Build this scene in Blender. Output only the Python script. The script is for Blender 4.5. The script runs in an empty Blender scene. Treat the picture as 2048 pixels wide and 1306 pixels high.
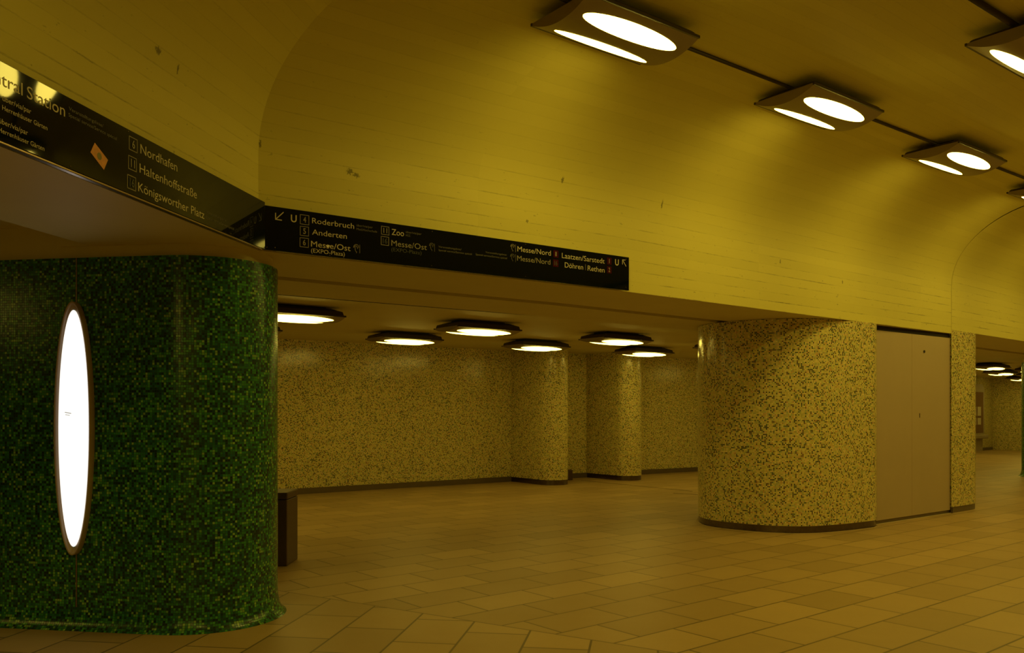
import bpy, bmesh, math, random
from mathutils import Vector, Matrix
random.seed(7)
S = bpy.context.scene
C = S.collection

# ------------------------------------------------------------------ camera, world, exposure
EYE = 1.45                       # eye height; everything below is in metres
cd = bpy.data.cameras.new('camera'); cam = bpy.data.objects.new('camera', cd); C.objects.link(cam)
cam.location = (0, 0, EYE); cam.rotation_euler = (math.pi/2, 0, 0)      # level, looking along +Y
cd.sensor_fit = 'HORIZONTAL'; cd.sensor_width = 36.0
cd.lens = 36.0*1700/2048
cd.shift_y = (822-653)/2048.0    # shift lens: verticals stay vertical
cd.clip_start = 0.05; cd.clip_end = 200
S.camera = cam
w = bpy.data.worlds.new('world'); S.world = w; w.use_nodes = True
w.node_tree.nodes['Background'].inputs[0].default_value = (1, .68, .15, 1)
w.node_tree.nodes['Background'].inputs[1].default_value = 0.0
S.view_settings.view_transform = 'Standard'; S.view_settings.look = 'None'
S.view_settings.gamma = 1.0; S.view_settings.use_curve_mapping = False
S.view_settings.exposure = 0.0
LAMP_COL = (1.0, 0.76, 0.11); LAMP_STR = 22.0; LOW_STR = 9.6

# ------------------------------------------------------------------ node helpers
def new_mat(name):
    m = bpy.data.materials.new(name); m.use_nodes = True
    nt = m.node_tree; b = nt.nodes['Principled BSDF']
    return m, nt, b
def N(nt, t, **k):
    n = nt.nodes.new(t)
    for a, v in k.items(): setattr(n, a, v)
    return n
def L(nt, a, b): nt.links.new(a, b)
def math_(nt, op, a, b=None, c=None):
    n = N(nt, 'ShaderNodeMath', operation=op)
    for i, v in enumerate((a, b, c)):
        if v is None: continue
        if isinstance(v, (int, float)): n.inputs[i].default_value = v
        else: L(nt, v, n.inputs[i])
    return n.outputs[0]
def mixc(nt, fac, a, b, mode='MIX'):
    n = N(nt, 'ShaderNodeMix', data_type='RGBA', blend_type=mode)
    for s, v in ((n.inputs[0], fac), (n.inputs[6], a), (n.inputs[7], b)):
        if isinstance(v, (int, float)): s.default_value = v
        elif isinstance(v, tuple): s.default_value = (v[0], v[1], v[2], 1)
        else: L(nt, v, s)
    return n.outputs[2]
def uvnode(nt):
    return N(nt, 'ShaderNodeTexCoord').outputs['UV']
def noise(nt, vec, scale, detail=4, rough=.6, dim='3D'):
    n = N(nt, 'ShaderNodeTexNoise'); n.inputs['Scale'].default_value = scale
    n.inputs['Detail'].default_value = detail; n.inputs['Roughness'].default_value = rough
    if vec is not None: L(nt, vec, n.inputs['Vector'])
    return n.outputs['Fac']
def ramp(nt, fac, stops, interp='LINEAR'):
    r = N(nt, 'ShaderNodeValToRGB'); r.color_ramp.interpolation = interp
    e = r.color_ramp.elements
    e[0].position, e[0].color = stops[0][0], (*stops[0][1], 1)
    e[1].position, e[1].color = stops[1][0], (*stops[1][1], 1)
    for p, c in stops[2:]:
        x = e.new(p); x.color = (*c, 1)
    L(nt, fac, r.inputs[0]); return r.outputs[0]
def scale_vec(nt, v, s):
    n = N(nt, 'ShaderNodeVectorMath', operation='MULTIPLY'); L(nt, v, n.inputs[0]); n.inputs[1].default_value = s
    return n.outputs[0]

def plain(name, col, rough=.5, metal=0.0, var=0.12, nscale=6.0):
    m, nt, b = new_mat(name)
    obj_ = N(nt, 'ShaderNodeTexCoord').outputs['Object']
    f = noise(nt, obj_, nscale)
    c = mixc(nt, f, tuple(x*(1-var) for x in col), tuple(min(1, x*(1+var)) for x in col))
    L(nt, c, b.inputs['Base Color']); b.inputs['Roughness'].default_value = rough
    b.inputs['Metallic'].default_value = metal
    return m

def mosaic(name, stops, tile, grout, rough=.3, wob=.06, gdark=.6):
    """square glass mosaic: colour per tile by white noise, grout lines, slightly tilted tiles"""
    m, nt, b = new_mat(name)
    uv = scale_vec(nt, uvnode(nt), (1/tile, 1/tile, 1))
    fl = N(nt, 'ShaderNodeVectorMath', operation='FLOOR'); L(nt, uv, fl.inputs[0])
    fr = N(nt, 'ShaderNodeVectorMath', operation='FRACTION'); L(nt, uv, fr.inputs[0])
    wn = N(nt, 'ShaderNodeTexWhiteNoise', noise_dimensions='2D'); L(nt, fl.outputs[0], wn.inputs['Vector'])
    # patches: large-scale bias shifts the mix of colours
    pn = noise(nt, scale_vec(nt, fl.outputs[0], (.12, .12, .12)), 1.0, 2)
    v = math_(nt, 'ADD', wn.outputs['Value'], math_(nt, 'MULTIPLY', math_(nt, 'SUBTRACT', pn, .5), .35))
    col = ramp(nt, v, stops, 'CONSTANT')
    wn2 = N(nt, 'ShaderNodeTexWhiteNoise', noise_dimensions='3D')
    ad = N(nt, 'ShaderNodeVectorMath', operation='ADD'); L(nt, fl.outputs[0], ad.inputs[0]); ad.inputs[1].default_value = (3, 7, 5)
    L(nt, ad.outputs[0], wn2.inputs['Vector'])
    col = mixc(nt, 1.0, col, ramp(nt, wn2.outputs['Value'], [(0, (.78, .78, .78)), (1, (1.2, 1.2, 1.2))]), 'MULTIPLY')
    sx = N(nt, 'ShaderNodeSeparateXYZ'); L(nt, fr.outputs[0], sx.inputs[0])
    def edge(o): return math_(nt, 'MINIMUM', o, math_(nt, 'SUBTRACT', 1.0, o))
    e = math_(nt, 'MINIMUM', edge(sx.outputs[0]), edge(sx.outputs[1]))
    g = math_(nt, 'LESS_THAN', e, .07)
    L(nt, mixc(nt, g, col, grout), b.inputs['Base Color'])
    # per-tile tilt of the normal
    geo = N(nt, 'ShaderNodeNewGeometry')
    sb = N(nt, 'ShaderNodeVectorMath', operation='SUBTRACT'); L(nt, wn2.outputs['Color'], sb.inputs[0]); sb.inputs[1].default_value = (.5, .5, .5)
    ms = scale_vec(nt, sb.outputs[0], (wob, wob, wob))
    a2 = N(nt, 'ShaderNodeVectorMath', operation='ADD'); L(nt, geo.outputs['Normal'], a2.inputs[0]); L(nt, ms, a2.inputs[1])
    nn = N(nt, 'ShaderNodeVectorMath', operation='NORMALIZE'); L(nt, a2.outputs[0], nn.inputs[0])
    L(nt, nn.outputs[0], b.inputs['Normal'])
    L(nt, math_(nt, 'ADD', math_(nt, 'MULTIPLY', g, .5), rough), b.inputs['Roughness'])
    return m

# ------------------------------------------------------------------ materials
YB = (.70, .60, .22)
M_YEL = mosaic('yellow_glass_mosaic', [(0, (.05, .04, .02)), (.07, (.02, .04, .03)), (.11, (.14, .06, .025)), (.15, (.08, .14, .08)),
    (.20, (.40, .46, .22)), (.28, (.66, .38, .13)), (.34, YB), (.52, (.62, .56, .17)), (.68, (.78, .66, .27)), (.84, (.66, .62, .19)), (.94, (.76, .54, .28))],
    .0168, (.60, .52, .24), .16, .045)
M_GRN = mosaic('green_glass_mosaic', [(0, (.008, .035, .018)), (.16, (.012, .075, .03)), (.34, (.022, .16, .045)), (.50, (.015, .12, .09)),
    (.60, (.045, .26, .04)), (.72, (.07, .33, .05)), (.81, (.03, .20, .08)), (.88, (.16, .40, .07)), (.95, (.24, .44, .10))],
    .0164, (.014, .030, .012), .24, .035)

def vault_mat():
    m, nt, b = new_mat('yellow_board_marked_concrete')
    uv = uvnode(nt)
    sp = N(nt, 'ShaderNodeSeparateXYZ'); L(nt, uv, sp.inputs[0]); U, V = sp.outputs[0], sp.outputs[1]
    bw = .098
    vb = math_(nt, 'DIVIDE', V, bw)
    fr = math_(nt, 'FRACT', vb); fl = math_(nt, 'FLOOR', vb)
    ed = math_(nt, 'MINIMUM', fr, math_(nt, 'SUBTRACT', 1.0, fr))
    # board tone
    cb = N(nt, 'ShaderNodeCombineXYZ'); L(nt, fl, cb.inputs[1])
    L(nt, math_(nt, 'FLOOR', math_(nt, 'DIVIDE', U, 3.7)), cb.inputs[0])
    wn = N(nt, 'ShaderNodeTexWhiteNoise', noise_dimensions='2D'); L(nt, cb.outputs[0], wn.inputs['Vector'])
    base = mixc(nt, wn.outputs['Value'], (.70, .63, .14), (.75, .675, .155))
    base = mixc(nt, math_(nt, 'MULTIPLY', noise(nt, scale_vec(nt, uv, (.5, 2.2, 1)), 2.0, 6), .35), base, (.56, .50, .14))
    # broken dark seams between boards, stronger low on the wall
    ln = math_(nt, 'LESS_THAN', ed, math_(nt, 'MULTIPLY', noise(nt, scale_vec(nt, uv, (25, 25, 1)), 1.0, 3), .095))
    brk = noise(nt, scale_vec(nt, uv, (1.3, 12, 1)), 1.0, 8, .8)
    brk2 = math_(nt, 'MULTIPLY', math_(nt, 'MAXIMUM', math_(nt, 'SUBTRACT', brk, .49), 0.0), 7.0)
    low = math_(nt, 'MAXIMUM', math_(nt, 'SUBTRACT', 1.15, math_(nt, 'MULTIPLY', V, .95)), .06)
    seam = math_(nt, 'MULTIPLY', math_(nt, 'MULTIPLY', ln, math_(nt, 'MINIMUM', brk2, 1.0)), low)
    thin = math_(nt, 'MULTIPLY', math_(nt, 'MULTIPLY', math_(nt, 'LESS_THAN', ed, .022), brk), .16)
    col = mixc(nt, math_(nt, 'MINIMUM', math_(nt, 'ADD', math_(nt, 'MULTIPLY', seam, .75), thin), 1.0), base, (.12, .10, .03))
    # specks
    spk = noise(nt, scale_vec(nt, uv, (9, 20, 1)), 1.0, 3, .8)
    sm = math_(nt, 'MULTIPLY', math_(nt, 'GREATER_THAN', spk, .67), math_(nt, 'MAXIMUM', math_(nt, 'MULTIPLY', low, .55), .12))
    col = mixc(nt, sm, col, (.10, .09, .03))
    # individual smudges: (u, v, radius u, radius v)
    jit = noise(nt, scale_vec(nt, uv, (70, 55, 1)), 1.0, 5, .85)
    for (u0, v0, ru, rv) in SMUDGES:
        du = math_(nt, 'DIVIDE', math_(nt, 'SUBTRACT', U, u0), ru); dv = math_(nt, 'DIVIDE', math_(nt, 'SUBTRACT', V, v0), rv)
        r = math_(nt, 'SQRT', math_(nt, 'ADD', math_(nt, 'MULTIPLY', du, du), math_(nt, 'MULTIPLY', dv, dv)))
        k = math_(nt, 'LESS_THAN', math_(nt, 'ADD', r, math_(nt, 'MULTIPLY', jit, 2.6)), 1.75)
        col = mixc(nt, math_(nt, 'MULTIPLY', k, .7), col, (.07, .06, .02))
    L(nt, col, b.inputs['Base Color']); b.inputs['Roughness'].default_value = .62
    bp = N(nt, 'ShaderNodeBump'); bp.inputs['Strength'].default_value = .25; bp.inputs['Distance'].default_value = .006
    h = math_(nt, 'ADD', math_(nt, 'MULTIPLY', wn.outputs['Value'], 1.0), math_(nt, 'MULTIPLY', math_(nt, 'GREATER_THAN', ed, .03), 1.0))
    L(nt, h, bp.inputs['Height']); L(nt, bp.outputs[0], b.inputs['Normal'])
    return m

def floor_mat():
    m, nt, b = new_mat('beige_stone_floor_tiles')
    pos = N(nt, 'ShaderNodeNewGeometry').outputs['Position']
    def field(az, org, bwid, rh, off):
        mp = N(nt, 'ShaderNodeMapping', vector_type='TEXTURE')
        mp.inputs['Location'].default_value = (org[0], org[1], 0)
        mp.inputs['Rotation'].default_value = (0, 0, math.radians(90-az))
        L(nt, pos, mp.inputs['Vector'])
        br = N(nt, 'ShaderNodeTexBrick'); br.offset = off; br.offset_frequency = 2; br.squash = 1
        br.inputs['Scale'].default_value = 1; br.inputs['Brick Width'].default_value = bwid; br.inputs['Row Height'].default_value = rh
        br.inputs['Mortar Size'].default_value = .0075; br.inputs['Mortar Smooth'].default_value = .1; br.inputs['Bias'].default_value = 0
        br.inputs['Color1'].default_value = (.36, .235, .10, 1); br.inputs['Color2'].default_value = (.53, .355, .155, 1)
        br.inputs['Mortar'].default_value = (.028, .016, .007, 1)
        L(nt, mp.outputs[0], br.inputs['Vector']); return br.outputs['Color'], br.outputs['Fac']
    c1, f1 = field(50.6, (.575, 5.765), .64, .392, .5)
    c2, f2 = field(8.8, (-1.026, 6.277), .585, .412, .5)
    sp = N(nt, 'ShaderNodeSeparateXYZ'); L(nt, pos, sp.inputs[0])
    # border between the two laying directions: line through (-1.87,6.853) and (.906,5.137)
    nx, ny = 1.716, 2.776; l = math.hypot(nx, ny); nx /= l; ny /= l; d0 = nx*-1.87+ny*6.853
    sd = math_(nt, 'SUBTRACT', math_(nt, 'ADD', math_(nt, 'MULTIPLY', sp.outputs[0], nx), math_(nt, 'MULTIPLY', sp.outputs[1], ny)), d0)
    side = math_(nt, 'LESS_THAN', sd, 0.0)
    col = mixc(nt, side, c1, c2)
    col = mixc(nt, math_(nt, 'LESS_THAN', math_(nt, 'ABSOLUTE', sd), .0065), col, (.055, .032, .014))
    n1 = noise(nt, pos, 1.3, 5); n2 = noise(nt, scale_vec(nt, pos, (1, 1.6, 1)), 14, 5)
    col = mixc(nt, math_(nt, 'MULTIPLY', n1, .55), col, (.36, .25, .11))
    col = mixc(nt, math_(nt, 'MULTIPLY', n2, .25), col, (.33, .23, .10))
    L(nt, col, b.inputs['Base Color'])
    L(nt, math_(nt, 'ADD', .34, math_(nt, 'MULTIPLY', n1, .18)), b.inputs['Roughness'])
    return m

M_FLOOR = floor_mat()
M_SOFF = plain('tan_painted_concrete', (.64, .57, .24), .6, 0, .08, 1.5)
M_STEEL = plain('brushed_steel', (.17, .14, .11), .22, 1.0, .45, 22)
M_FRAME = plain('grey_pink_lamp_frame', (.42, .32, .22), .35, .1, .06, 5)
M_DKBASE = plain('brown_skirting_metal', (.16, .12, .07), .35, .3, .15, 5)
M_DOOR = plain('grey_painted_sheet_metal', (.50, .39, .27), .5, 0, .06, 2)
M_DARK = plain('dark_gap', (.02, .017, .01), .7)
M_HOUSE = plain('brown_lamp_housing', (.30, .235, .15), .4, .1, .08, 4)
M_TRIM = plain('dark_lamp_rim', (.06, .045, .03), .35, .3)
M_SIGN = plain('black_sign_enamel', (.004, .006, .006), .035, 0, .1)
M_SIGN.node_tree.nodes['Principled BSDF'].inputs['Specular IOR Level'].default_value = .3
M_RAIL = plain('sign_rail_metal', (.30, .22, .16), .25, .7)
M_TW = plain('cream_lettering', (.62, .56, .42), .5); M_TM = plain('faded_lettering', (.30, .27, .19), .5)
M_TD = plain('dim_small_lettering', (.13, .12, .08), .5); M_TX = plain('almost_black_lettering', (.045, .05, .035), .5)
M_BOXR = plain('dark_red_number_field', (.055, .002, .003), .6)
M_BOXR.node_tree.nodes['Principled BSDF'].inputs['Specular IOR Level'].default_value = .05
M_BIN = plain('brown_bin_metal', (.10, .06, .035), .45, .2)
M_CAULK = plain('pale_joint', (.62, .52, .34), .6)
M_PAPER = plain('paper_notice', (.55, .48, .36), .7); M_PANE = plain('reddish_display_back', (.17, .085, .04), .25)
M_CASE = plain('grey_brown_display_case', (.40, .33, .24), .4, .1)
M_STK = plain('orange_sticker', (.75, .30, .07), .5, 0, .35, 30); M_STK2 = plain('sticker_print', (.22, .20, .06), .5)

def emis(name, col, s):
    m, nt, b = new_mat(name)
    b.inputs['Base Color'].default_value = (.6, .55, .4, 1)
    b.inputs['Emission Color'].default_value = (*col, 1); b.inputs['Emission Strength'].default_value = s
    return m
M_LAMP = emis('lamp_diffuser_lit', LAMP_COL, LAMP_STR)
M_LOW = emis('low_lamp_diffuser_lit', LAMP_COL, LOW_STR)
M_OVAL = emis('oval_wall_light_lit', (1.0, .97, .90), 1.12)

# ------------------------------------------------------------------ mesh helpers
def link(name, me, mat, parent=None, smooth=False):
    o = bpy.data.objects.new(name, me); C.objects.link(o)
    if mat is not None and not me.materials: me.materials.append(mat)
    if smooth:
        for p in me.polygons: p.use_smooth = True
    if parent: o.parent = parent
    return o
def bm_obj(name, bm, mat, parent=None, smooth=False):
    me = bpy.data.meshes.new(name); bmesh.ops.recalc_face_normals(bm, faces=bm.faces[:]); bm.to_mesh(me); bm.free()
    return link(name, me, mat, parent, smooth)
def tag(o, label=None, cat=None, group=None, kind=None):
    if label: o['label'] = label
    if cat: o['category'] = cat
    if group: o['group'] = group
    if kind: o['kind'] = kind
    return o
def thing(name, label, cat, loc, rz=0, group=None):
    o = bpy.data.objects.new(name, None); C.objects.link(o); o.location = loc; o.rotation_euler = (0, 0, rz)
    o.empty_display_size = .1
    return tag(o, label, cat, group)
def structure(o, label=None): return tag(o, label, None, None, 'structure')

def catmull(pts, n=8):
    out = []
    P = [Vector(p) for p in pts]; P = [2*P[0]-P[1]]+P+[2*P[-1]-P[-2]]
    for i in range(1, len(P)-2):
        for k in range(n):
            t = k/n; a, b_, c, d = P[i-1], P[i], P[i+1], P[i+2]
            out.append(.5*((2*b_)+(c-a)*t+(2*a-5*b_+4*c-d)*t*t+(3*b_-a-3*c+d)*t**3))
    out.append(P[-2]); return out

def miters(path, closed=False):
    """right-hand normals (looking along the path) with miter length"""
    n = len(path); out = []
    for i in range(n):
        a = path[(i-1) % n] if (closed or i > 0) else None
        b_ = path[i]; c = path[(i+1) % n] if (closed or i < n-1) else None
        d1 = (b_-a).normalized() if a is not None else None
        d2 = (c-b_).normalized() if c is not None else None
        if d1 is None: d1 = d2
        if d2 is None: d2 = d1
        n1 = Vector((d1.y, -d1.x)); n2 = Vector((d2.y, -d2.x))
        m = (n1+n2).normalized(); out.append(m/max(.3, m.dot(n1)))
    return out
def sweep(path, prof, closed=False, u0=0.0, v0=0.0, flipuv=False):
    """ribbon: 2-D path swept with profile [(offset to the right, z)], UV in metres"""
    path = [Vector(p[:2]) for p in path]; mi = miters(path, closed)
    bm = bmesh.new(); uvl = bm.loops.layers.uv.new('UVMap')
    us = [u0]
    for i in range(1, len(path)): us.append(us[-1]+(path[i]-path[i-1]).length)
    vs = [v0]
    for j in range(1, len(prof)): vs.append(vs[-1]+math.hypot(prof[j][0]-prof[j-1][0], prof[j][1]-prof[j-1][1]))
    grid = [[bm.verts.new((p.x+m.x*o, p.y+m.y*o, z)) for (o, z) in prof] for p, m in zip(path, mi)]
    n = len(path); rng = n if closed else n-1
    for i in range(rng):
        i2 = (i+1) % n; ua, ub = us[i], (us[i2] if i2 else us[-1]+(path[0]-path[-1]).length)
        for j in range(len(prof)-1):
            f = bm.faces.new((grid[i][j], grid[i2][j], grid[i2][j+1], grid[i][j+1]))
            for lp, uv in zip(f.loops, ((ua, vs[j]), (ub, vs[j]), (ub, vs[j+1]), (ua, vs[j+1]))): lp[uvl].uv = uv
    return bm
def to_mesh(name, bm, mat, parent=None, smooth=False, recalc=False):
    me = bpy.data.meshes.new(name)
    if recalc: bmesh.ops.recalc_face_normals(bm, faces=bm.faces[:])
    bm.to_mesh(me); bm.free(); return link(name, me, mat, parent, smooth)
def box_bm(bm, x0, x1, y0, y1, z0, z1, bev=0.0):
    r = bmesh.ops.create_cube(bm, size=1.0)
    bmesh.ops.scale(bm, vec=(x1-x0, y1-y0, z1-z0), verts=r['verts'])
    bmesh.ops.translate(bm, vec=((x0+x1)/2, (y0+y1)/2, (z0+z1)/2), verts=r['verts'])
    if bev:
        es = list({e for v in r['verts'] for e in v.link_edges})
        bmesh.ops.bevel(bm, geom=es, offset=bev, segments=2, affect='EDGES', profile=.5)
def prism(bm, pts, z0, z1):
    vs0 = [bm.verts.new((p[0], p[1], z0)) for p in pts]; vs1 = [bm.verts.new((p[0], p[1], z1)) for p in pts]
    n = len(pts); bm.faces.new(vs0[::-1]); bm.faces.new(vs1)
    for i in range(n): bm.faces.new((vs0[i], vs0[(i+1) % n], vs1[(i+1) % n], vs1[i]))
def dirv(az): a = math.radians(az); return Vector((math.sin(a), math.cos(a)))

# ------------------------------------------------------------------ plan of the concourse
P0 = Vector((-1.74, 5.83)); P1 = Vector((1.06, 7.835)); P2 = Vector((6.235, 12.06))
AD = dirv(9.6)
PA = P0-AD*13.0
C0 = P2.copy(); CD = dirv(48.5); C1 = C0+CD*22
HALL_W = 9.0; ZS = 2.55; ZL = 2.69; ZC = 4.24; ZV = 3.22
def u_on_B(x, y):                        # length along wall A+B of a plan point
    d = (P1-P0).normalized(); return 13.0+(Vector((x, y))-P0).dot(d)
SMUDGES = [(13.0+.68, .655, .055, .045), (13.0+.73, .635, .05, .03), (13.01, .73, .018, .05), (13.0+2.65, .90, .025, .05), (13.0+3.9, .87, .02, .085),
           (13.0-1.22, .86, .055, .035), (13.0-1.02, .84, .02, .05), (13.0+2.3, .50, .025, .025), (13.0+5.9, .55, .02, .045), (13.0+7.2, .45, .02, .045)]
M_VAULT = vault_mat()

def arc_profile(z0, zc, w_, n=18):
    pr = [(0, z0), (0, (z0+ZV)/2), (0, ZV)]
    for k in range(1, n+1):
        a = math.pi/2*k/n; pr.append((w_*(1-math.cos(a)), ZV+(zc-ZV)*math.sin(a)))
    return pr
WV = 1.35
wallAB = [PA, P0-AD*4, P0, P1, P1+(P2-P1)*.5, P2]
prof = arc_profile(ZS, ZC, WV)
wl = sweep(wallAB, prof)
structure(to_mesh('wall_left', wl, M_VAULT, smooth=False), 'yellow board-marked concrete wall curving up into the ceiling')
# smooth only along the curve: mark via auto-smooth-like shading of the vault
def shade_vault(o, path_len):
    me = o.data
    for p in me.polygons: p.use_smooth = True
    # split sharp corners at the bends in plan
    e_sharp = []
    bm = bmesh.new(); bm.from_mesh(me)
    for e in bm.edges:
        if len(e.link_faces) == 2 and e.calc_face_angle(0) > math.radians(12): e.smooth = False
    bm.to_mesh(me); bm.free()
shade_vault(bpy.data.objects['wall_left'], 0)
wc = sweep([C0, C0+CD*8, C1], arc_profile(2.60, ZC, WV), u0=30)
o = structure(to_mesh('wall_back', wc, M_VAULT), 'farther yellow vaulted wall section beyond the joint'); shade_vault(o, 0)
# thin joint line between the two wall sections, following the vault
bm = bmesh.new(); dj = (P2-P1).normalized(); nj = miters([PA, P0, P1, P2])[3]
ra = []; rb = []
for a, z in arc_profile(ZS, ZC, WV)[:12]:
    o2 = a+.0015; zz = z-(.0015 if a > .02 else 0)
    for lst, q in ((ra, -.004), (rb, .003)): lst.append(bm.verts.new((P2.x+nj.x*o2+dj.x*q, P2.y+nj.y*o2+dj.y*q, zz)))
for i in range(len(ra)-1): bm.faces.new((ra[i], rb[i], rb[i+1], ra[i+1]))
structure(to_mesh('trim_1', bm, plain('dark_yellow_joint_filler', (.36, .31, .09), .8)), 'joint between two vault sections')

# high ceiling of the hall
structure(to_mesh('ceiling', sweep([PA, P0, P1, P2], [(WV, ZC), (3, ZC), (HALL_W, ZC)], v0=3), M_VAULT), 'flat yellow painted ceiling of the hall')
structure(to_mesh('ceiling.001', sweep([C0, C1], [(WV, ZC), (HALL_W, ZC)], u0=30, v0=3), M_VAULT), 'flat yellow ceiling beyond the joint')
bm = sweep([PA, P0, P1, P2], [(HALL_W, 0), (HALL_W, ZC)])
structure(to_mesh('wall_right', bm, M_YEL), 'mosaic wall opposite, behind the camera')
bm = sweep([C0, C1], [(HALL_W, 0), (HALL_W, ZC)])
structure(to_mesh('wall_right.001', bm, M_YEL), 'mosaic wall opposite, farther section')
def quad_wall(name, a, b_, z0, z1, mat, label):
    bm = sweep([a, b_], [(0, z0), (0, z1)]); return structure(to_mesh(name, bm, mat), label)
n_ = Vector((AD.y, -AD.x))
quad_wall('wall_front', PA-n_*8, PA+n_*(HALL_W+.3), 0, ZC+.1, M_YEL, 'end wall behind the camera')
n2_ = Vector((CD.y, -CD.x))
quad_wall('wall_end', C1-n2_*16, C1+n2_*(HALL_W+.3), 0, ZC+.1, M_YEL, 'far end wall of the hall')

# floor
bm = bmesh.new(); v = [bm.verts.new(p) for p in ((-24, -14, 0), (40, -14, 0), (40, 46, 0), (-24, 46, 0))]; bm.faces.new(v)
structure(to_mesh('floor', bm, M_FLOOR), 'beige stone tile floor laid in two directions')

# beam undersides (soffits) with their inner step up to the low ceiling
SLOT0, SLOT1, WS2, WS = 1.00, 1.18, 2.05, 1.03
def soffit(path, first, z, name, label):
    mi = miters(path)
    def band(bm, i0, i1, prf):
        g = [[bm.verts.new((p.x-m.x*o, p.y-m.y*o, zz)) for o, zz in prf] for p, m in list(zip(path, mi))[i0:i1+1]]
        for a_, b_ in zip(g[:-1], g[1:]):
            for j in range(len(prf)-1): bm.faces.new((a_[j], b_[j], b_[j+1], a_[j+1]))
    bm = bmesh.new()
    if first: band(bm, 0, first, [(0, z), (WS, z), (WS, ZL+.01)])
    band(bm, first, len(path)-1, [(0, z), (SLOT0, z), (SLOT0, z+.22), (SLOT1, z+.22), (SLOT1, z), (WS2, z), (WS2, ZL+.01)])
    return structure(to_mesh(name, bm, M_SOFF), label)
soffit([PA, P0, P1, P2], 1, ZS, 'ceiling.002', 'tan grooved underside of the beam below the yellow wall')
soffit([P2, C0+CD*8, C1], 0, 2.60, 'ceiling.003', 'tan underside of the beam past the service doors')
# joint strip between the two soffits
# back wall of the low bays
BW = [Vector(p) for p in ((-20, 3.1), (-3.98, 14.59), (.0, 17.5), (4.42, 20.4), (16.6, 30.6), (19.9, 33.6), (27, 35.6), (34, 44))]
structure(to_mesh('wall_rear', sweep(BW, [(0, .0), (0, ZL+.02)]), M_YEL), 'yellow mosaic back wall of the low side hall')
structure(to_mesh('baseboard_rear', sweep(BW, [(0, .105), (.015, .105), (.015, 0)]), M_DKBASE), 'brown skirting along the mosaic back wall')
# low ceiling
bm = bmesh.new()
mi = miters([PA, P0, P1, P2, C0+CD*.3, C1])
inner = [PA-mi[0]*.98, P0-mi[1]*.98]+[p-m*2.0 for p, m in list(zip([PA, P0, P1, P2, C0+CD*.3, C1], mi))[1:]]
poly = [(p.x, p.y) for p in inner]+[(34, 44), (27, 36), (19.9, 34), (0, 18.2), (-20, 4), (-20, -12)]
vs = [bm.verts.new((x, y, ZL)) for x, y in poly]; f = bm.faces.new(vs); bmesh.ops.triangulate(bm, faces=[f])
structure(to_mesh('ceiling.004', bm, M_SOFF), 'low tan ceiling of the side hall')
quad_wall('wall_side', Vector((-20, 4)), Vector((-20, -12)), 0, ZL, M_YEL, 'left end wall of the side hall')
# thin dark joint running along the low ceiling
def strip(name, a, b_, wdt, z0, z1, mat, label):
    d = (b_-a).normalized(); q = Vector((d.y, -d.x))*wdt/2
    bm = bmesh.new(); prism(bm, [a-q, b_-q, b_+q, a+q], z0, z1)
    return structure(bm_obj(name, bm, mat), label)
strip('trim_2', Vector((-6.0, 6.55)), Vector((4.6, 14.1)), .028, ZL-.004, ZL+.004, M_DARK, 'dark ceiling joint')
strip('trim_3', Vector((7.2, 15.2)), Vector((19, 25.3)), .03, ZL-.004, ZL+.004, M_DARK, 'dark ceiling joint past the doors')
strip('trim_4', Vector((1.45, 17.75)), Vector((3.25, 15.35)), .03, 0, .003, M_DKBASE, 'floor joint')
strip('trim_5', Vector((2.85, 15.0)), Vector((3.35, 14.6)), .03, 0, .003, M_DKBASE, 'floor joint')
# cross beam over the green column, at the left
SD = dirv(-81.0)
a = Vector((-3.03, 5.72)); gdir = Vector((.156, .9877))
bm = bmesh.new(); prism(bm, [a, a+SD*6, a+SD*6+gdir*1.3, a+gdir*1.3], ZS, ZL+.01)
structure(bm_obj('trim_6', bm, M_SOFF), 'cross beam over the green column')
b2 = Vector((-2.62, 5.62))
bm = bmesh.new(); prism(bm, [a+Vector((0, -.03)), b2, b2+gdir*1.3, a+gdir*1.3], ZS+.002, ZL+.01)
structure(bm_obj('trim_7', bm, M_SOFF), 'corner block of the cross beam')

# ------------------------------------------------------------------ columns
def rounded(c_list, r, n=20):
    """closed outline: hull of equal circles at two centres (stadium)"""
    a, b_ = Vector(c_list[0]), Vector(c_list[1]); d = (b_-a).normalized(); ang = math.atan2(d.y, d.x); out = []
    for k in range(n+1):
        t = ang+math.pi/2+math.pi*k/n; out.append(a+Vector((math.cos(t), math.sin(t)))*r)
    for k in range(n+1):
        t = ang-math.pi/2+math.pi*k/n; out.append(b_+Vector((math.cos(t), math.sin(t)))*r)
    return out          # counter-clockwise -> right-hand normals point outward
def shaft(name, outline, z0, z1, mat, parent, flare=False, closed=True):
    pr = [(0, z0), (0, z1)]
    if flare:
        pr = [(.062, 0), (.045, .012), (.026, .035), (.012, .07), (.004, .12), (0, .17), (0, z1)]
    o = to_mesh(name, sweep(outline, pr, closed), mat, parent)
    bm = bmesh.new(); bm.from_mesh(o.data)
    for e in bm.edges:
        e.smooth = not (len(e.link_faces) == 2 and e.calc_face_angle(0) > math.radians(25))
    for f in bm.faces: f.smooth = True
    bm.to_mesh(o.data); bm.free(); return o
def cap(name, outline, z, mat, parent, inset=0.0):
    mi = miters(outline, True); bm = bmesh.new()
    vs = [bm.verts.new((p.x-m.x*inset, p.y-m.y*inset, z)) for p, m in zip(outline, mi)]
    bm.faces.new(vs); return to_mesh(name, bm, mat, parent)
def local(outline, c): return [p-c for p in outline]

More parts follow.
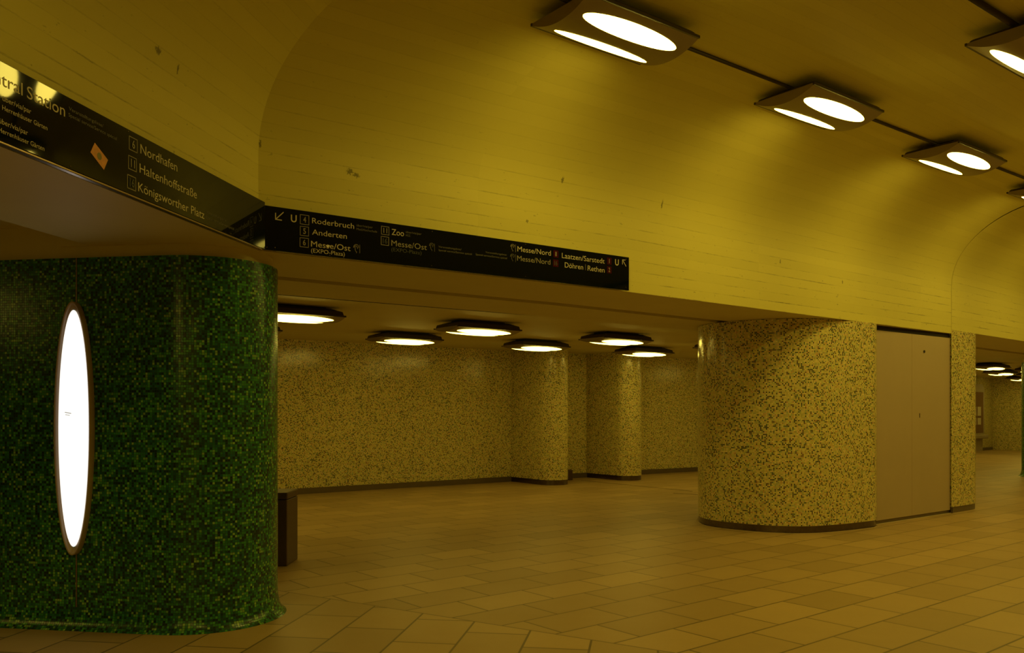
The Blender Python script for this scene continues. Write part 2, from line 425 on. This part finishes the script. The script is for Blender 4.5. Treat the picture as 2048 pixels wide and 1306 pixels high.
# green column with the oval light
g0 = Vector((-2.142-.045, 6.055)); r_g = .5
gc = g0+SD*3.2
t = thing('green_mosaic_column', 'dark green mosaic column with oval light at the left', 'column', (g0.x, g0.y, 0))
ol = local(rounded((gc, g0), r_g, 28), g0)
shaft('shaft', ol, 0, 2.47, M_GRN, t, True)
cap('top_face', ol, 2.47, M_SOFF, t)
co = local(rounded((gc, g0), r_g-.035, 28), g0)
shaft('collar', co, 2.47, ZL, M_SOFF, t)['label'] = 'tan collar between mosaic and ceiling'
front = g0+Vector((-.156, -.9877))*r_g          # point on the flat front face
SDn = SD                                         # along the face, leftwards
fn = Vector((-.156, -.9877))
def on_front(px):                                # plan point of the face seen at picture column px
    k = (px-1024)/1700.0; u = (k*front.y-front.x)/(SDn.x-k*SDn.y); return front+SDn*u
o_ = on_front(153)
bm = bmesh.new(); q = o_-g0
R2 = Matrix.Rotation(math.atan2(fn.y, fn.x)+math.pi/2, 4, 'Z')
box_bm(bm, -.004, .004, -.002, .003, .12, 2.47)
bmesh.ops.transform(bm, matrix=Matrix.Translation((q.x, q.y, 0)) @ R2, verts=bm.verts[:])
bm_obj('cable_cover', bm, M_RAIL, t)['label'] = 'thin vertical metal seam above and below the light'
# oval wall light (lifts off the column)
ov = thing('oval_wall_light', 'tall lit oval lamp on the front of the green column', 'lamp', (o_.x, o_.y, 1.335), math.atan2(fn.y, fn.x)+math.pi/2)
def ellipsoid_cap(a, b_, dep, rings=8, seg=64, yoff=0.0, power=.5):
    bm = bmesh.new(); prev = None
    top = bm.verts.new((0, yoff-dep, 0)); last = None
    for i in range(1, rings+1):
        s = i/rings; ring = [bm.verts.new((a*s*math.cos(2*math.pi*k/seg), yoff-dep*(1-s*s)**power, b_*s*math.sin(2*math.pi*k/seg))) for k in range(seg)]
        for k in range(seg):
            if last is None: bm.faces.new((top, ring[k], ring[(k+1) % seg]))
            else: bm.faces.new((last[k], ring[k], ring[(k+1) % seg], last[(k+1) % seg]))
        last = ring
    return bm
HW, HH = .134, .84
bm_obj('diffuser', ellipsoid_cap(HW-.023, HH-.055, .022, yoff=-.03), M_OVAL, ov, True)
bm = bmesh.new(); seg = 72; prf = [(0, 0), (0, .046), (-.004, .049), (-.016, .038), (-.025, .029), (-.05, .027)]
rg = [[bm.verts.new(((HW+p[0])*math.cos(2*math.pi*k/seg), -p[1], (HH+p[0])*math.sin(2*math.pi*k/seg))) for p in prf] for k in range(seg)]
for k in range(seg):
    for j in range(len(prf)-1): bm.faces.new((rg[k][j], rg[(k+1) % seg][j], rg[(k+1) % seg][j+1], rg[k][j+1]))
bm_obj('frame', bm, M_FRAME, ov, True)
bm = bmesh.new()
box_bm(bm, -.046, .0, -.056, -.0535, .101, .1045); box_bm(bm, -.04, -.008, -.056, -.0535, .087, .0895)
bmesh.ops.rotate(bm, cent=(-.023, 0, .095), matrix=Matrix.Rotation(-.18, 3, 'Y').inverted(), verts=bm.verts[:])
bm_obj('maker_mark', bm, M_STK2, ov)

# green column at the right edge
g2 = Vector((11.82, 18.75))
t = thing('green_mosaic_column', 'distant green mosaic column cut by the right edge of the photo', 'column', (g2.x, g2.y, 0))
ol = local(rounded((g2, g2+dirv(51)*1.2), .5, 20), g2)
shaft('shaft', ol, 0, 2.53, M_GRN, t, True); cap('top_face', ol, 2.53, M_SOFF, t)
shaft('collar', local(rounded((g2, g2+dirv(51)*1.2), .46, 20), g2), 2.53, ZL, M_SOFF, t)

# big yellow column with service doors
ZM = 2.55
leftpts = catmull([(4.52, 10.60), (4.0, 10.27), (3.5, 10.07), (3.06, 10.14), (2.68, 10.42), (2.47, 10.72), (2.435, 11.09), (2.54, 11.55), (2.70, 12.0), (2.95, 12.35), (3.3, 12.55), (4.2, 12.75)], 5)
leftpts = leftpts + [Vector((5.3, 13.5)), Vector((4.6, 10.72))]
# make counter-clockwise
def ccw(pts):
    s = sum(pts[i].x*pts[(i+1) % len(pts)].y-pts[(i+1) % len(pts)].x*pts[i].y for i in range(len(pts)))
    return pts if s > 0 else pts[::-1]
cc = Vector((4.0, 11.4))
t = thing('yellow_mosaic_column', 'wide rounded yellow speckled mosaic column left of the grey service doors', 'column', (cc.x, cc.y, 0))
ol = local(ccw(leftpts), cc)
shaft('shaft', ol, .085, ZM-.003, M_YEL, t); cap('top_face', ol, ZM-.003, M_SOFF, t)
def inset(outline, d): return [p-m*d for p, m in zip(outline, miters(outline, True))]
shaft('kick_plate', inset(ol, .008), 0, .088, M_STEEL, t)['label'] = 'brushed steel kick plate around the foot'
shaft('floor_joint', inset(ol, -.008), 0, .004, M_CAULK, t)['label'] = 'pale sealing line on the floor'

pd = Vector((6.255-4.57, 12.10-10.80)).normalized()
ra_ = Vector((4.57, 10.80)); rb_ = Vector((6.235, 12.085))
pr_pts = catmull([(6.25, 12.07), (6.27, 12.085), (6.735, 12.455), (6.90, 12.65), (7.02, 12.95), (6.98, 13.35), (6.7, 13.75), (6.2, 14.0)], 4)+[Vector((5.45, 13.6)), Vector((5.65, 13.05)), Vector((6.15, 12.35))]
pr_pts = [p for p in pr_pts]
pc = Vector((6.4, 13.0))
t = thing('yellow_mosaic_pier', 'narrow yellow speckled mosaic pier right of the grey service doors', 'column', (pc.x, pc.y, 0))
ol = local(ccw(pr_pts), pc)
shaft('shaft', ol, .085, 2.597, M_YEL, t); cap('top_face', ol, 2.597, M_SOFF, t)
shaft('kick_plate', inset(ol, .008), 0, .088, M_DKBASE, t)

# service doors (part of the room): frame, two leaves, key hole, sill
dr = bpy.data.objects.new('door_1', None); C.objects.link(dr); dr.location = (ra_.x, ra_.y, 0)
dr.rotation_euler = (0, 0, math.atan2((rb_-ra_).y, (rb_-ra_).x)); structure(dr, 'grey sheet-metal double service doors between the mosaic columns')
W = (rb_-ra_).length
seam_u = None
k = (1824-1024)/1700.0; dd = (rb_-ra_).normalized(); seam_u = (k*ra_.y-ra_.x)/(dd.x-k*dd.y)
for (x0, x1) in ((-.04, seam_u-.002), (seam_u+.002, W-.012)):
    bm = bmesh.new(); box_bm(bm, x0, x1, 0, .04, .045, 2.485, .002); bm_obj('door_leaf', bm, M_DOOR, dr)
bm = bmesh.new(); box_bm(bm, -.04, W, .012, .06, 0, .05); bm_obj('door_sill', bm, M_DKBASE, dr)
bm = bmesh.new(); box_bm(bm, -.04, W, .02, .08, 2.47, 2.56); box_bm(bm, -.04, W, .05, .08, .03, 2.5); bm_obj('door_frame', bm, M_DARK, dr)
bm = bmesh.new(); box_bm(bm, -.04, W, -.012, .0, 0, .004); bm_obj('floor_joint', bm, M_CAULK, dr)
def plan_u(px): k = (px-1024)/1700.0; return (k*ra_.y-ra_.x)/(dd.x-k*dd.y)
bm = bmesh.new(); uk = plan_u(1848); 
r = bmesh.ops.create_cone(bm, cap_ends=True, segments=16, radius1=.018, radius2=.018, depth=.012)
bmesh.ops.rotate(bm, cent=(0, 0, 0), matrix=Matrix.Rotation(math.pi/2, 3, 'X'), verts=bm.verts[:])
bmesh.ops.translate(bm, vec=(uk, -.004, 1.45+(822-703)/1700*(ra_.y+uk*dd.y)), verts=bm.verts[:])
bm_obj('keyhole', bm, M_DARK, dr)
bm = bmesh.new(); uk = plan_u(1839); box_bm(bm, uk-.006, uk+.006, -.005, 0, 1.36, 1.42, .002); bm_obj('lock_plate', bm, M_STEEL, dr)

# fin columns against the back wall
def fin(w0, length, r, label):
    d = Vector((.804, .594)); m = Vector((.594, -.804)); c = w0+d*r+m*length; b_ = w0+d*r-m*.4
    t = thing('yellow_mosaic_column', label, 'column', (c.x, c.y, 0), 0, None)
    ol = local(ccw(rounded((b_, c), r, 16)), c)
    shaft('shaft', ol, .10, ZL, M_YEL, t)
    shaft('kick_plate', inset(ol, .006), 0, .102, M_STEEL, t)
fin(Vector((-.04, 17.5)), 1.0, .31, 'round-ended yellow mosaic pillar on back wall, nearer of the two')
fin(Vector((1.60, 18.60)), 1.0, .30, 'round-ended yellow mosaic pillar on back wall, farther of the two')

# litter bin behind the green column, low box behind the nearer pillar
bx = thing('litter_bin', 'brown metal litter bin half hidden behind the green column', 'bin', (-2.36, 8.13, 0))
bm = bmesh.new(); box_bm(bm, -.26, .26, -.2, .2, .0, .62, .008); bm_obj('body', bm, M_BIN, bx)
bm = bmesh.new(); box_bm(bm, -.265, .265, -.205, .205, .625, .69, .01); bm_obj('lid', bm, M_BIN, bx)
bm = bmesh.new(); box_bm(bm, 1.0, 1.27, 17.8, 18.1, 0, .21, .006)
tag(bm_obj('floor_box', bm, M_BIN), 'small dark box on the floor behind the nearer pillar', 'box')

# display case on the far back wall
ua = Vector((15.05, 29.30)); wd = (Vector((16.6, 30.6))-Vector((4.42, 20.4))).normalized(); wn_ = Vector((wd.y, -wd.x))
k = (1965.5-1024)/1700.0; W0 = Vector((4.42, 20.4)); uu = (k*W0.y-W0.x)/(wd.x-k*wd.y); re = W0+wd*(uu-.27)
dc = thing('information_display_case', 'round-topped brown display case with paper notices on the far wall', 'display case', (re.x, re.y, 0), math.atan2(wd.y, wd.x))
def slab(pts, y0, y1):
    bm = bmesh.new(); a = [bm.verts.new((x, y0, z)) for x, z in pts]; b_ = [bm.verts.new((x, y1, z)) for x, z in pts]; n = len(pts)
    bm.faces.new(a); bm.faces.new(b_[::-1])
    for i in range(n): bm.faces.new((a[i], b_[i], b_[(i+1) % n], a[(i+1) % n]))
    return bm
def rtop(x0, x1, z0, z1, r):
    o = [(x0, z0), (x1, z0)]
    for k in range(9): t_ = math.pi/2*k/8; o.append((x1-r+r*math.cos(t_), z1-r+r*math.sin(t_)))
    for k in range(9): t_ = math.pi/2+math.pi/2*k/8; o.append((x0+r+r*math.cos(t_), z1-r+r*math.sin(t_)))
    return o
bm_obj('case_body', slab(rtop(-1.3, 0, .55, 2.42, .28), -.16, -.002), M_CASE, dc)
bm_obj('display_pane', slab([(-1.19, .66), (-.11, .66), (-.11, 2.13), (-1.19, 2.13)], -.165, -.150), M_PANE, dc)
for (z0, z1) in ((1.28, 1.6), (.96, 1.2)):
    for (x0, x1) in ((-.62, -.32), (-1.05, -.72)):
        bm_obj('notice', slab([(x0, z0), (x1, z0), (x1, z1), (x0, z1)], -.169, -.1655), M_PAPER, dc)
bm = bmesh.new(); box_bm(bm, -1.34, .02, -.30, -.16, .46, .60, .03); bm_obj('ledge', bm, M_CASE, dc)
bm = bmesh.new(); box_bm(bm, -1.15, -.1, -.14, -.002, 0, .55); bm_obj('pedestal', bm, M_CASE, dc)

# ------------------------------------------------------------------ ceiling lamps
LL, LW = 1.08, .59      # length, width, bulge of the underside, drop of the rim below the ceiling
def make_lamp(name, label, cat, group, DOME, EB, SAG, DROP, mlamp):
    t = thing(name, label, cat, (0, 0, 0), 0, group)
    def sag(v): return -DROP-.012-SAG*(1-(v/(LW/2))**2)
    bm = bmesh.new(); n = 24; rows = []
    for i in range(n+1):
        v = -LW/2+LW*i/n; rows.append([bm.verts.new((x, v, sag(v))) for x in (-LL/2, LL/2)]+[bm.verts.new((x, v*.96, -DROP)) for x in (-LL/2, LL/2)])
    for i in range(n):
        a, b_ = rows[i], rows[i+1]
        bm.faces.new((a[0], a[1], b_[1], b_[0])); bm.faces.new((a[2], b_[2], b_[3], a[3]))
        bm.faces.new((a[0], b_[0], b_[2], a[2])); bm.faces.new((a[1], a[3], b_[3], b_[1]))
    bm.faces.new((rows[0][0], rows[0][2], rows[0][3], rows[0][1])); bm.faces.new((rows[-1][0], rows[-1][1], rows[-1][3], rows[-1][2]))
    h = bm_obj('housing', bm, M_HOUSE, t)
    bm = bmesh.new(); ti = .03+max(0, DROP-.05)*1.3
    lv = [[bm.verts.new((sx*(LL/2-i_*1.6), sy*(LW/2-i_), z_)) for sx, sy in ((-1, -1), (1, -1), (1, 1), (-1, 1))] for z_, i_ in ((-DROP, .012), (-DROP*.55, .02), (-.016, ti))]
    for a_, b2_ in zip(lv[:-1], lv[1:]):
        for q_ in range(4): bm.faces.new((a_[q_], a_[(q_+1) % 4], b2_[(q_+1) % 4], b2_[q_]))
    bm.faces.new(lv[-1])
    box_bm(bm, -LL/2-.004, LL/2+.004, -LW/2-.004, -LW/2+.012, -DROP-.018, -DROP+.002)
    box_bm(bm, -LL/2-.004, LL/2+.004, LW/2-.012, LW/2+.004, -DROP-.018, -DROP+.002)
    bm_obj('rim', bm, M_TRIM, t)
    bm = bmesh.new(); box_bm(bm, -.35, .35, -.15, .15, -.018, .034 if mlamp is M_LAMP else 0); bm_obj('mounting_plate', bm, M_DARK, t)
    for s in (-1, 1):
        v0 = s*.147; a, b_ = .45, EB; seg = 48; rings = 5; bm = bmesh.new()
        last = None; top = bm.verts.new((0, v0, sag(v0)-DOME))
        for i in range(1, rings+1):
            q = i/rings; ring = []
            for k_ in range(seg):
                x = a*q*math.cos(2*math.pi*k_/seg); y = v0+b_*q*math.sin(2*math.pi*k_/seg)
                ring.append(bm.verts.new((x, y, sag(y)-DOME*(1-q*q)**.5-.0008)))
            for k_ in range(seg):
                if last is None: bm.faces.new((top, ring[k_], ring[(k_+1) % seg]))
                else: bm.faces.new((last[k_], ring[k_], ring[(k_+1) % seg], last[(k_+1) % seg]))
            last = ring
        bm_obj('diffuser', bm, mlamp, t, True)
    return t
def copy_tree(root, loc, rz, label, group=None, roll=0.0):
    r = root.copy(); C.objects.link(r); r.location = loc; r.rotation_euler = (roll, 0, rz)
    r['label'] = label
    if group: r['group'] = group
    for ch in list(root.children):
        c = ch.copy(); C.objects.link(c); c.parent = r
    return r
HAZ = 52.6; hr = math.radians(90-HAZ)
hd = dirv(HAZ)
protos = {True: make_lamp('ceiling_lamp', 'x', 'ceiling lamp', 'lamps in the high hall ceiling', .004, .079, .078, .05, M_LAMP),
          False: make_lamp('ceiling_lamp', 'x', 'ceiling lamp', 'lamps under the low ceiling', .024, .100, .050, .10, M_LOW)}
used = {True: False, False: False}
def place(loc, rz, label, group, roll=0.0):
    hall = group.startswith('lamps in the high'); proto = protos[hall]
    if not used[hall]:
        used[hall] = True; proto.location = loc; proto.rotation_euler = (roll, 0, rz); proto['label'] = label; proto['group'] = group; return proto
    return copy_tree(proto, loc, rz, label, group, roll)
# row one of the hall
Z1 = ZC-.035
tips = [(.119, 5.93), (2.138, 7.45), (4.126, 8.98), (6.105, 10.50)]
c1 = Vector((.119, 5.93))
offc = hd*(LL/2)+Vector((hd.y, -hd.x))*(LW/2)+hd*.02     # tip (near, wall-side corner) -> centre
step = Vector((1.995, 1.523))
names1 = {0: 'largest twin-oval ceiling lamp at top centre, nearest the camera', 1: 'second twin-oval ceiling lamp along the ceiling conduit',
          2: 'third twin-oval ceiling lamp along the ceiling conduit', 3: 'farthest hall ceiling lamp, cut by the right edge'}
for i in range(0, 9):
    c = c1+step*i+offc
    place((c.x, c.y, Z1), hr, names1.get(i, 'hall ceiling lamp outside the picture'), 'lamps in the high hall ceiling')
r2 = Vector((3.326, 6.253))
for i in range(-1, 6):
    c = r2+step*i+offc
    place((c.x, c.y, Z1), hr, 'ceiling lamp cut by the upper right corner of the photo' if i == 0 else 'second-row hall ceiling lamp outside the picture', 'lamps in the high hall ceiling', 0)
# row following the left wall
ar = math.radians(90-9.6); an = Vector((AD.y, -AD.x))
for i in range(0, 4):
    c = P0-AD*(4.2+2.5*i)+an*1.35
    place((c.x, c.y, Z1), ar, 'hall ceiling lamp beside the left wall, outside the picture', 'lamps in the high hall ceiling')
# low side hall
low = [((-2.60, 10.10), 'low lamp half hidden by the green column'), ((-.47, 11.86), 'low ceiling lamp in the nearer row, left of centre'),
       ((1.67, 13.60), 'low ceiling lamp in the nearer row, left of the wide mosaic column'), ((3.85, 15.32), 'low ceiling lamp mostly hidden behind the wide mosaic column'),
       ((12.40, 22.05), 'upper of the two distant lamps seen past the narrow pier'),
       ((-3.85, 11.90), 'low lamp showing only its tip beside the green column'), ((-1.70, 13.50), 'farther-row low lamp above the left part of the back wall'),
       ((.43, 14.95), 'farther-row low lamp in front of the nearer round-ended pillar'), ((2.56, 16.50), 'farther-row low lamp in front of the farther round-ended pillar'),
       ((14.60, 25.4), 'lower of the two distant lamps seen past the narrow pier'), ((16.6, 27.1), 'distant low lamp cut by the right edge behind the green column'),
       ((6.0, 17.1), None), ((8.1, 18.8), None), ((10.3, 20.4), None), ((4.7, 18.1), None), ((9.0, 21.4), None), ((-4.75, 8.4), None), ((-6.6, 6.9), None), ((-3.6, 1.5), None), ((-4.0, -.9), None), ((-5.9, 3.6), None), ((17.9, 29.9), 'smallest and farthest low lamp, just left of the distant green column'), ((13.9, 28.0), None), ((12.6, 26.2), None), ((10.6, 24.6), None), ((-8.2, 8.6), None), ((18.0, 26.5), None), ((14.6, 23.8), None)]  # unseen ones near far wall and left beam are added to brighten those
for (x, y), lab in low:
    place((x, y, ZL), hr, lab or 'unseen low lamp continuing the rows and adding light', 'lamps under the low ceiling of the side hall')

# conduit between the hall lamps
def conduit(a, b_, lab, r=.014):
    bm = bmesh.new(); d = b_-a; Lh = d.length
    rr = bmesh.ops.create_cone(bm, cap_ends=True, segments=10, radius1=r, radius2=r, depth=Lh)
    bmesh.ops.rotate(bm, cent=(0, 0, 0), matrix=Matrix.Rotation(math.pi/2, 3, 'Y'), verts=bm.verts[:])
    o = bm_obj('conduit', bm, M_TRIM, None, True); m = (a+b_)/2; o.location = (m.x, m.y, ZC-r-.002); o.rotation_euler = (0, 0, math.atan2(d.y, d.x))
    tag(o, lab, 'conduit')
s_ = c1+offc
conduit(s_-step*.3, s_+step*8.2, 'thin dark conduit linking the row of hall ceiling lamps')
s_ = r2+offc
conduit(s_-step*1.2, s_+step*5.2, 'thicker dark conduit into the upper right corner lamp', .022)

# ------------------------------------------------------------------ signs
FONT = {}
dg = None
def text_mesh(txt, bold=False):
    key = (txt, bold)
    if key in FONT: return FONT[key]
    cu = bpy.data.curves.new('t', 'FONT'); cu.body = txt; cu.size = 1.0; cu.resolution_u = 3; cu.offset = .014 if bold else 0.0
    o = bpy.data.objects.new('t', cu); C.objects.link(o)
    d = bpy.context.evaluated_depsgraph_get(); d.update()
    me = bpy.data.meshes.new_from_object(o.evaluated_get(d))
    bpy.data.objects.remove(o); bpy.data.curves.remove(cu)
    pts = [(v.co.x, v.co.y) for v in me.vertices]; polys = [tuple(p.vertices) for p in me.polygons]
    bpy.data.meshes.remove(me)
    x0 = min(p[0] for p in pts); x1 = max(p[0] for p in pts)
    FONT[key] = (pts, polys, x0, x1); return FONT[key]
CAPH = max(p[1] for p in text_mesh('H')[0])
def lettering(name, txt, u, z, wd_, cap_, mat, parent, bold=False, y=-.0008):
    pts, polys, x0, x1 = text_mesh(txt, bold)
    sx = wd_/(x1-x0); sz = cap_/CAPH
    me = bpy.data.meshes.new(name)
    n = len(pts)
    vs = [(u+(p[0]-x0)*sx, y, z+p[1]*sz) for p in pts]
    me.from_pydata(vs, [], polys); me.update()
    o = link(name, me, mat, parent); return o
def stroke(name, lines, wdt, mat, parent, y=-.0010):
    """polyline strokes in the sign plane (u,z) as thin raised bars"""
    bm = bmesh.new()
    for ln in lines:
        for (a, b_) in zip(ln[:-1], ln[1:]):
            a = Vector(a); b_ = Vector(b_); d = (b_-a).normalized()*wdt*.35; q = Vector((-d.y, d.x)).normalized()*wdt/2
            c4 = [a-d-q, b_+d-q, b_+d+q, a-d+q]
            v0 = [bm.verts.new((p.x, y, p.y)) for p in c4]; v1 = [bm.verts.new((p.x, 0, p.y)) for p in c4]
            bm.faces.new(v0); [bm.faces.new((v0[i], v0[(i+1) % 4], v1[(i+1) % 4], v1[i])) for i in range(4)]
    return bm_obj(name, bm, mat, parent)
MT = {'x': M_TX, 'w': M_TW, 'm': M_TM, 'd': M_TD, 'b': M_TW}
def number_box(t, u, z, w_, h_, style, parent):
    if style[0] == 'o':
        o = stroke('number_box', [[(u, z), (u+w_, z), (u+w_, z+h_), (u, z+h_), (u, z)]], .0038, M_TM, parent)
    else:
        bm = bmesh.new(); box_bm(bm, u, u+w_, -.002, 0, z, z+h_); o = bm_obj('number_box', bm, M_BOXR, parent)
    dm = M_TX if 'd' in style else M_TM
    if style == 'r': dm = M_TM
    k_ = .5 if t == '11' else .58 if len(t) == 2 else .13 if t == '1' else .34
    lettering('digit', t, u+w_*(1-k_)/2, z+h_*.2, w_*k_, h_*.6, dm, o, True, -.0024)
def face_mark(u0, z0, u1, z1, mat, parent):
    w_ = u1-u0; h_ = z1-z0
    P = lambda a, b_: (u0+a*w_, z0+b_*h_)
    stroke('profile_emblem', [[P(.55, 0), P(.62, .12), P(.4, .2), P(.34, .3), P(.38, .38), P(.26, .42), P(.34, .58), P(.28, .68)],
        [P(.0, .6), P(.08, .82), P(.35, .97), P(.7, .98), P(.95, .86), P(1, .66)], [P(.2, .78), P(.5, .82), P(.72, .7), P(.8, .5)], [P(.0, .6), P(.2, .7), P(.3, .68)]], .0035, mat, parent)

# sign along the wall right of the corner
sB = Vector((-1.682, 5.79)); dB = Vector((2.75, 1.97)).normalized()
sg = thing('direction_sign', 'long black destination sign on the yellow wall, arrows at both ends', 'sign', (sB.x, sB.y, 0), math.atan2(dB.y, dB.x))
LB = 3.383
bm = bmesh.new(); box_bm(bm, 0.0, LB, 0, .03, 2.55, 2.852, .0015); bm_obj('board', bm, M_SIGN, sg)
bm = bmesh.new(); box_bm(bm, .0, LB-.01, .03, .05, 2.56, 2.84); bm_obj('backing_frame', bm, M_RAIL, sg)
TB = [('U', 0.182, 2.763, 0.042, 0.049, 'b'), ('Roderbruch', 0.337, 2.773, 0.321, 0.038, 'w'), ('über/via/par', 0.677, 2.794, 0.129, 0.016, 'd'),
    ('Med.Hochschule', 0.677, 2.767, 0.165, 0.016, 'd'), ('Anderten', 0.337, 2.693, 0.264, 0.038, 'w'), ('Messe/Ost', 0.329, 2.608, 0.301, 0.040, 'w'),
    ('(EXPO-Plaza)', 0.329, 2.567, 0.256, 0.028, 'w'), ('Zoo', 0.963, 2.767, 0.103, 0.044, 'w'), ('über/via/par', 1.082, 2.795, 0.135, 0.016, 'd'),
    ('HCC', 1.082, 2.770, 0.038, 0.015, 'd'), ('Messe/Ost', 0.960, 2.685, 0.304, 0.042, 'm'), ('(EXPO-Plaza)', 0.960, 2.645, 0.257, 0.027, 'x'),
    ('Veranstaltungslinie/', 1.368, 2.717, 0.210, 0.015, 'd'), ('Special service/Service spécial', 1.368, 2.691, 0.307, 0.015, 'd'),
    ('Veranstaltungslinie/', 1.806, 2.722, 0.212, 0.015, 'd'), ('Special service/Service spécial', 1.712, 2.694, 0.306, 0.015, 'd'),
    ('Messe/Nord', 2.124, 2.771, 0.351, 0.042, 'w'), ('Messe/Nord', 2.121, 2.694, 0.349, 0.042, 'm'), ('Laatzen/Sarstedt', 2.596, 2.765, 0.489, 0.044, 'w'),
    ('Döhren', 2.628, 2.687, 0.206, 0.044, 'w'), ('Rethen', 2.887, 2.685, 0.198, 0.044, 'w'), ('U', 3.212, 2.765, 0.044, 0.053, 'b')]
for (tx, u, z, w_, c_, st) in TB: lettering('lettering', tx, u, z, w_, c_, MT[st], sg, st == 'b')
for a in [('4', 0.250, 2.757, 0.063, 0.065, 'o'), ('5', 0.250, 2.678, 0.061, 0.063, 'o'), ('6', 0.248, 2.598, 0.062, 0.063, 'o'), ('11', 0.878, 2.761, 0.062, 0.060, 'o'),
    ('16', 0.876, 2.683, 0.062, 0.062, 'od'), ('8', 2.502, 2.760, 0.055, 0.062, 'r'), ('16', 2.499, 2.682, 0.058, 0.062, 'rd'), ('1', 3.114, 2.762, 0.053, 0.062, 'r'), ('2', 3.114, 2.684, 0.053, 0.062, 'r')]:
    number_box(*a, sg)
stroke('arrow', [[(.128, 2.820), (.073, 2.765)], [(.073, 2.808), (.073, 2.765), (.116, 2.765)]], .0062, M_TW, sg)
stroke('arrow', [[(3.345, 2.768), (3.302, 2.822)], [(3.302, 2.782), (3.302, 2.822), (3.334, 2.822)]], .0062, M_TW, sg)
face_mark(.654, 2.600, .694, 2.662, M_TM, sg); face_mark(1.286, 2.684, 1.325, 2.745, M_TD, sg)
face_mark(2.054, 2.765, 2.094, 2.824, M_TM, sg); face_mark(2.052, 2.683, 2.094, 2.743, M_TD, sg)
for (u, z0, z1, m_) in ((.703, 2.602, 2.661, M_TM), (1.333, 2.682, 2.741, M_TD), (2.105, 2.762, 2.823, M_TM), (2.105, 2.680, 2.743, M_TD), (2.862, 2.687, 2.736, M_TM)):
    stroke('divider_line', [[(u, z0), (u, z1)]], .003, m_, sg)
def screw(u, z, parent):
    bm = bmesh.new(); bmesh.ops.create_uvsphere(bm, u_segments=10, v_segments=6, radius=.0042)
    bmesh.ops.scale(bm, vec=(1, .5, 1), verts=bm.verts[:]); bmesh.ops.translate(bm, vec=(u, -.0005, z), verts=bm.verts[:])
    bm_obj('screw', bm, M_STEEL, parent, True)
for u, z in ((.012, 2.568), (.069, 2.571), (.469, 2.562), (1.312, 2.834), (1.307, 2.570), (2.207, 2.837), (2.207, 2.570), (3.344, 2.575), (3.344, 2.83)): screw(u, z, sg)
bm = bmesh.new(); vv = [bm.verts.new((.453+.012*(1+.5*math.sin(3*a_))*math.cos(a_), -.0045, 2.622+.011*(1+.4*math.sin(2*a_+1))*math.sin(a_))) for a_ in [2*math.pi*i/14 for i in range(14)]]
bm.faces.new(vv); bm_obj('pale_patch', bm, plain('near_white_patch', (.95, .92, .85), .3), sg)['label'] = 'small pale patch on the sign face'  # small irregular near-white patch in front of the board

# sign along the left wall
sA = Vector((-2.078, 3.45)); dA = Vector((.396, 2.34)).normalized()
sg = thing('direction_sign', 'black destination sign on the left wall, ending in the corner, with an orange sticker', 'sign', (sA.x, sA.y, 0), math.atan2(dA.y, dA.x))
bm = bmesh.new(); box_bm(bm, -1.9, 2.372, 0, .03, 2.55, 2.872, .0015); bm_obj('board', bm, M_SIGN, sg)
bm = bmesh.new(); box_bm(bm, -1.9, 2.30, .028, .052, 2.56, 2.86); bm_obj('backing_frame', bm, M_RAIL, sg)
bm = bmesh.new(); box_bm(bm, -1.9, 2.33, .0, .03, 2.538, 2.549, .003); bm_obj('bottom_rail', bm, M_RAIL, sg)['label'] = 'pinkish metal rail under the sign board'
TA = [('Station', 0.149, 2.775, 0.235, 0.052, 'w'), ('Central', -.138, 2.775, .262, .052, 'w'), ('über/via/par', 0.013, 2.715, 0.161, 0.021, 'w'),
    ('Herrenhäuser Gärten', 0.011, 2.677, 0.260, 0.020, 'w'), ('über/via/par', -0.007, 2.618, 0.162, 0.021, 'w'), ('Herrenhäuser Gärten', -0.009, 2.581, 0.262, 0.020, 'w'),
    ('Veranstaltungslinie/', 0.409, 2.815, 0.244, 0.016, 'd'), ('Special service/Service spécial', 0.407, 2.786, 0.350, 0.016, 'd'),
    ('Nordhafen', 0.952, 2.781, 0.343, 0.048, 'w'), ('Haltenhoffstraße', 0.945, 2.680, 0.554, 0.047, 'w'), ('Königsworther Platz', 0.933, 2.581, 0.648, 0.046, 'w'),
    ('Veranstaltungslinie/', 1.606, 2.622, 0.240, 0.016, 'd'), ('Special service/Service spécial', 1.601, 2.591, 0.338, 0.016, 'd')]
for (tx, u, z, w_, c_, st) in TA: lettering('lettering', tx, u, z, w_, c_, MT[st], sg, st == 'b')
for a in [('6', 0.858, 2.774, 0.067, 0.066, 'o'), ('11', 0.852, 2.675, 0.066, 0.066, 'o'), ('16', 0.844, 2.575, 0.068, 0.067, 'od')]: number_box(*a, sg)
q4 = [(.589, 2.723), (.688, 2.669), (.657, 2.612), (.558, 2.668)]
bm = bmesh.new(); vv = [bm.verts.new((u, -.0012, z)) for u, z in q4]; bm.faces.new(vv)
st_ = bm_obj('sticker', bm, M_STK, sg); st_['label'] = 'orange rectangular sticker stuck at an angle'
bm = bmesh.new(); vv = [bm.verts.new((.623+.017*math.cos(a_), -.002, 2.668+.017*math.sin(a_))) for a_ in [2*math.pi*i/20 for i in range(20)]]; bm.faces.new(vv)
bm_obj('sticker_print', bm, M_STK2, st_)
for u, z in ((.42, 2.562), (.85, 2.86), (1.9, 2.56)): screw(u, z, sg)
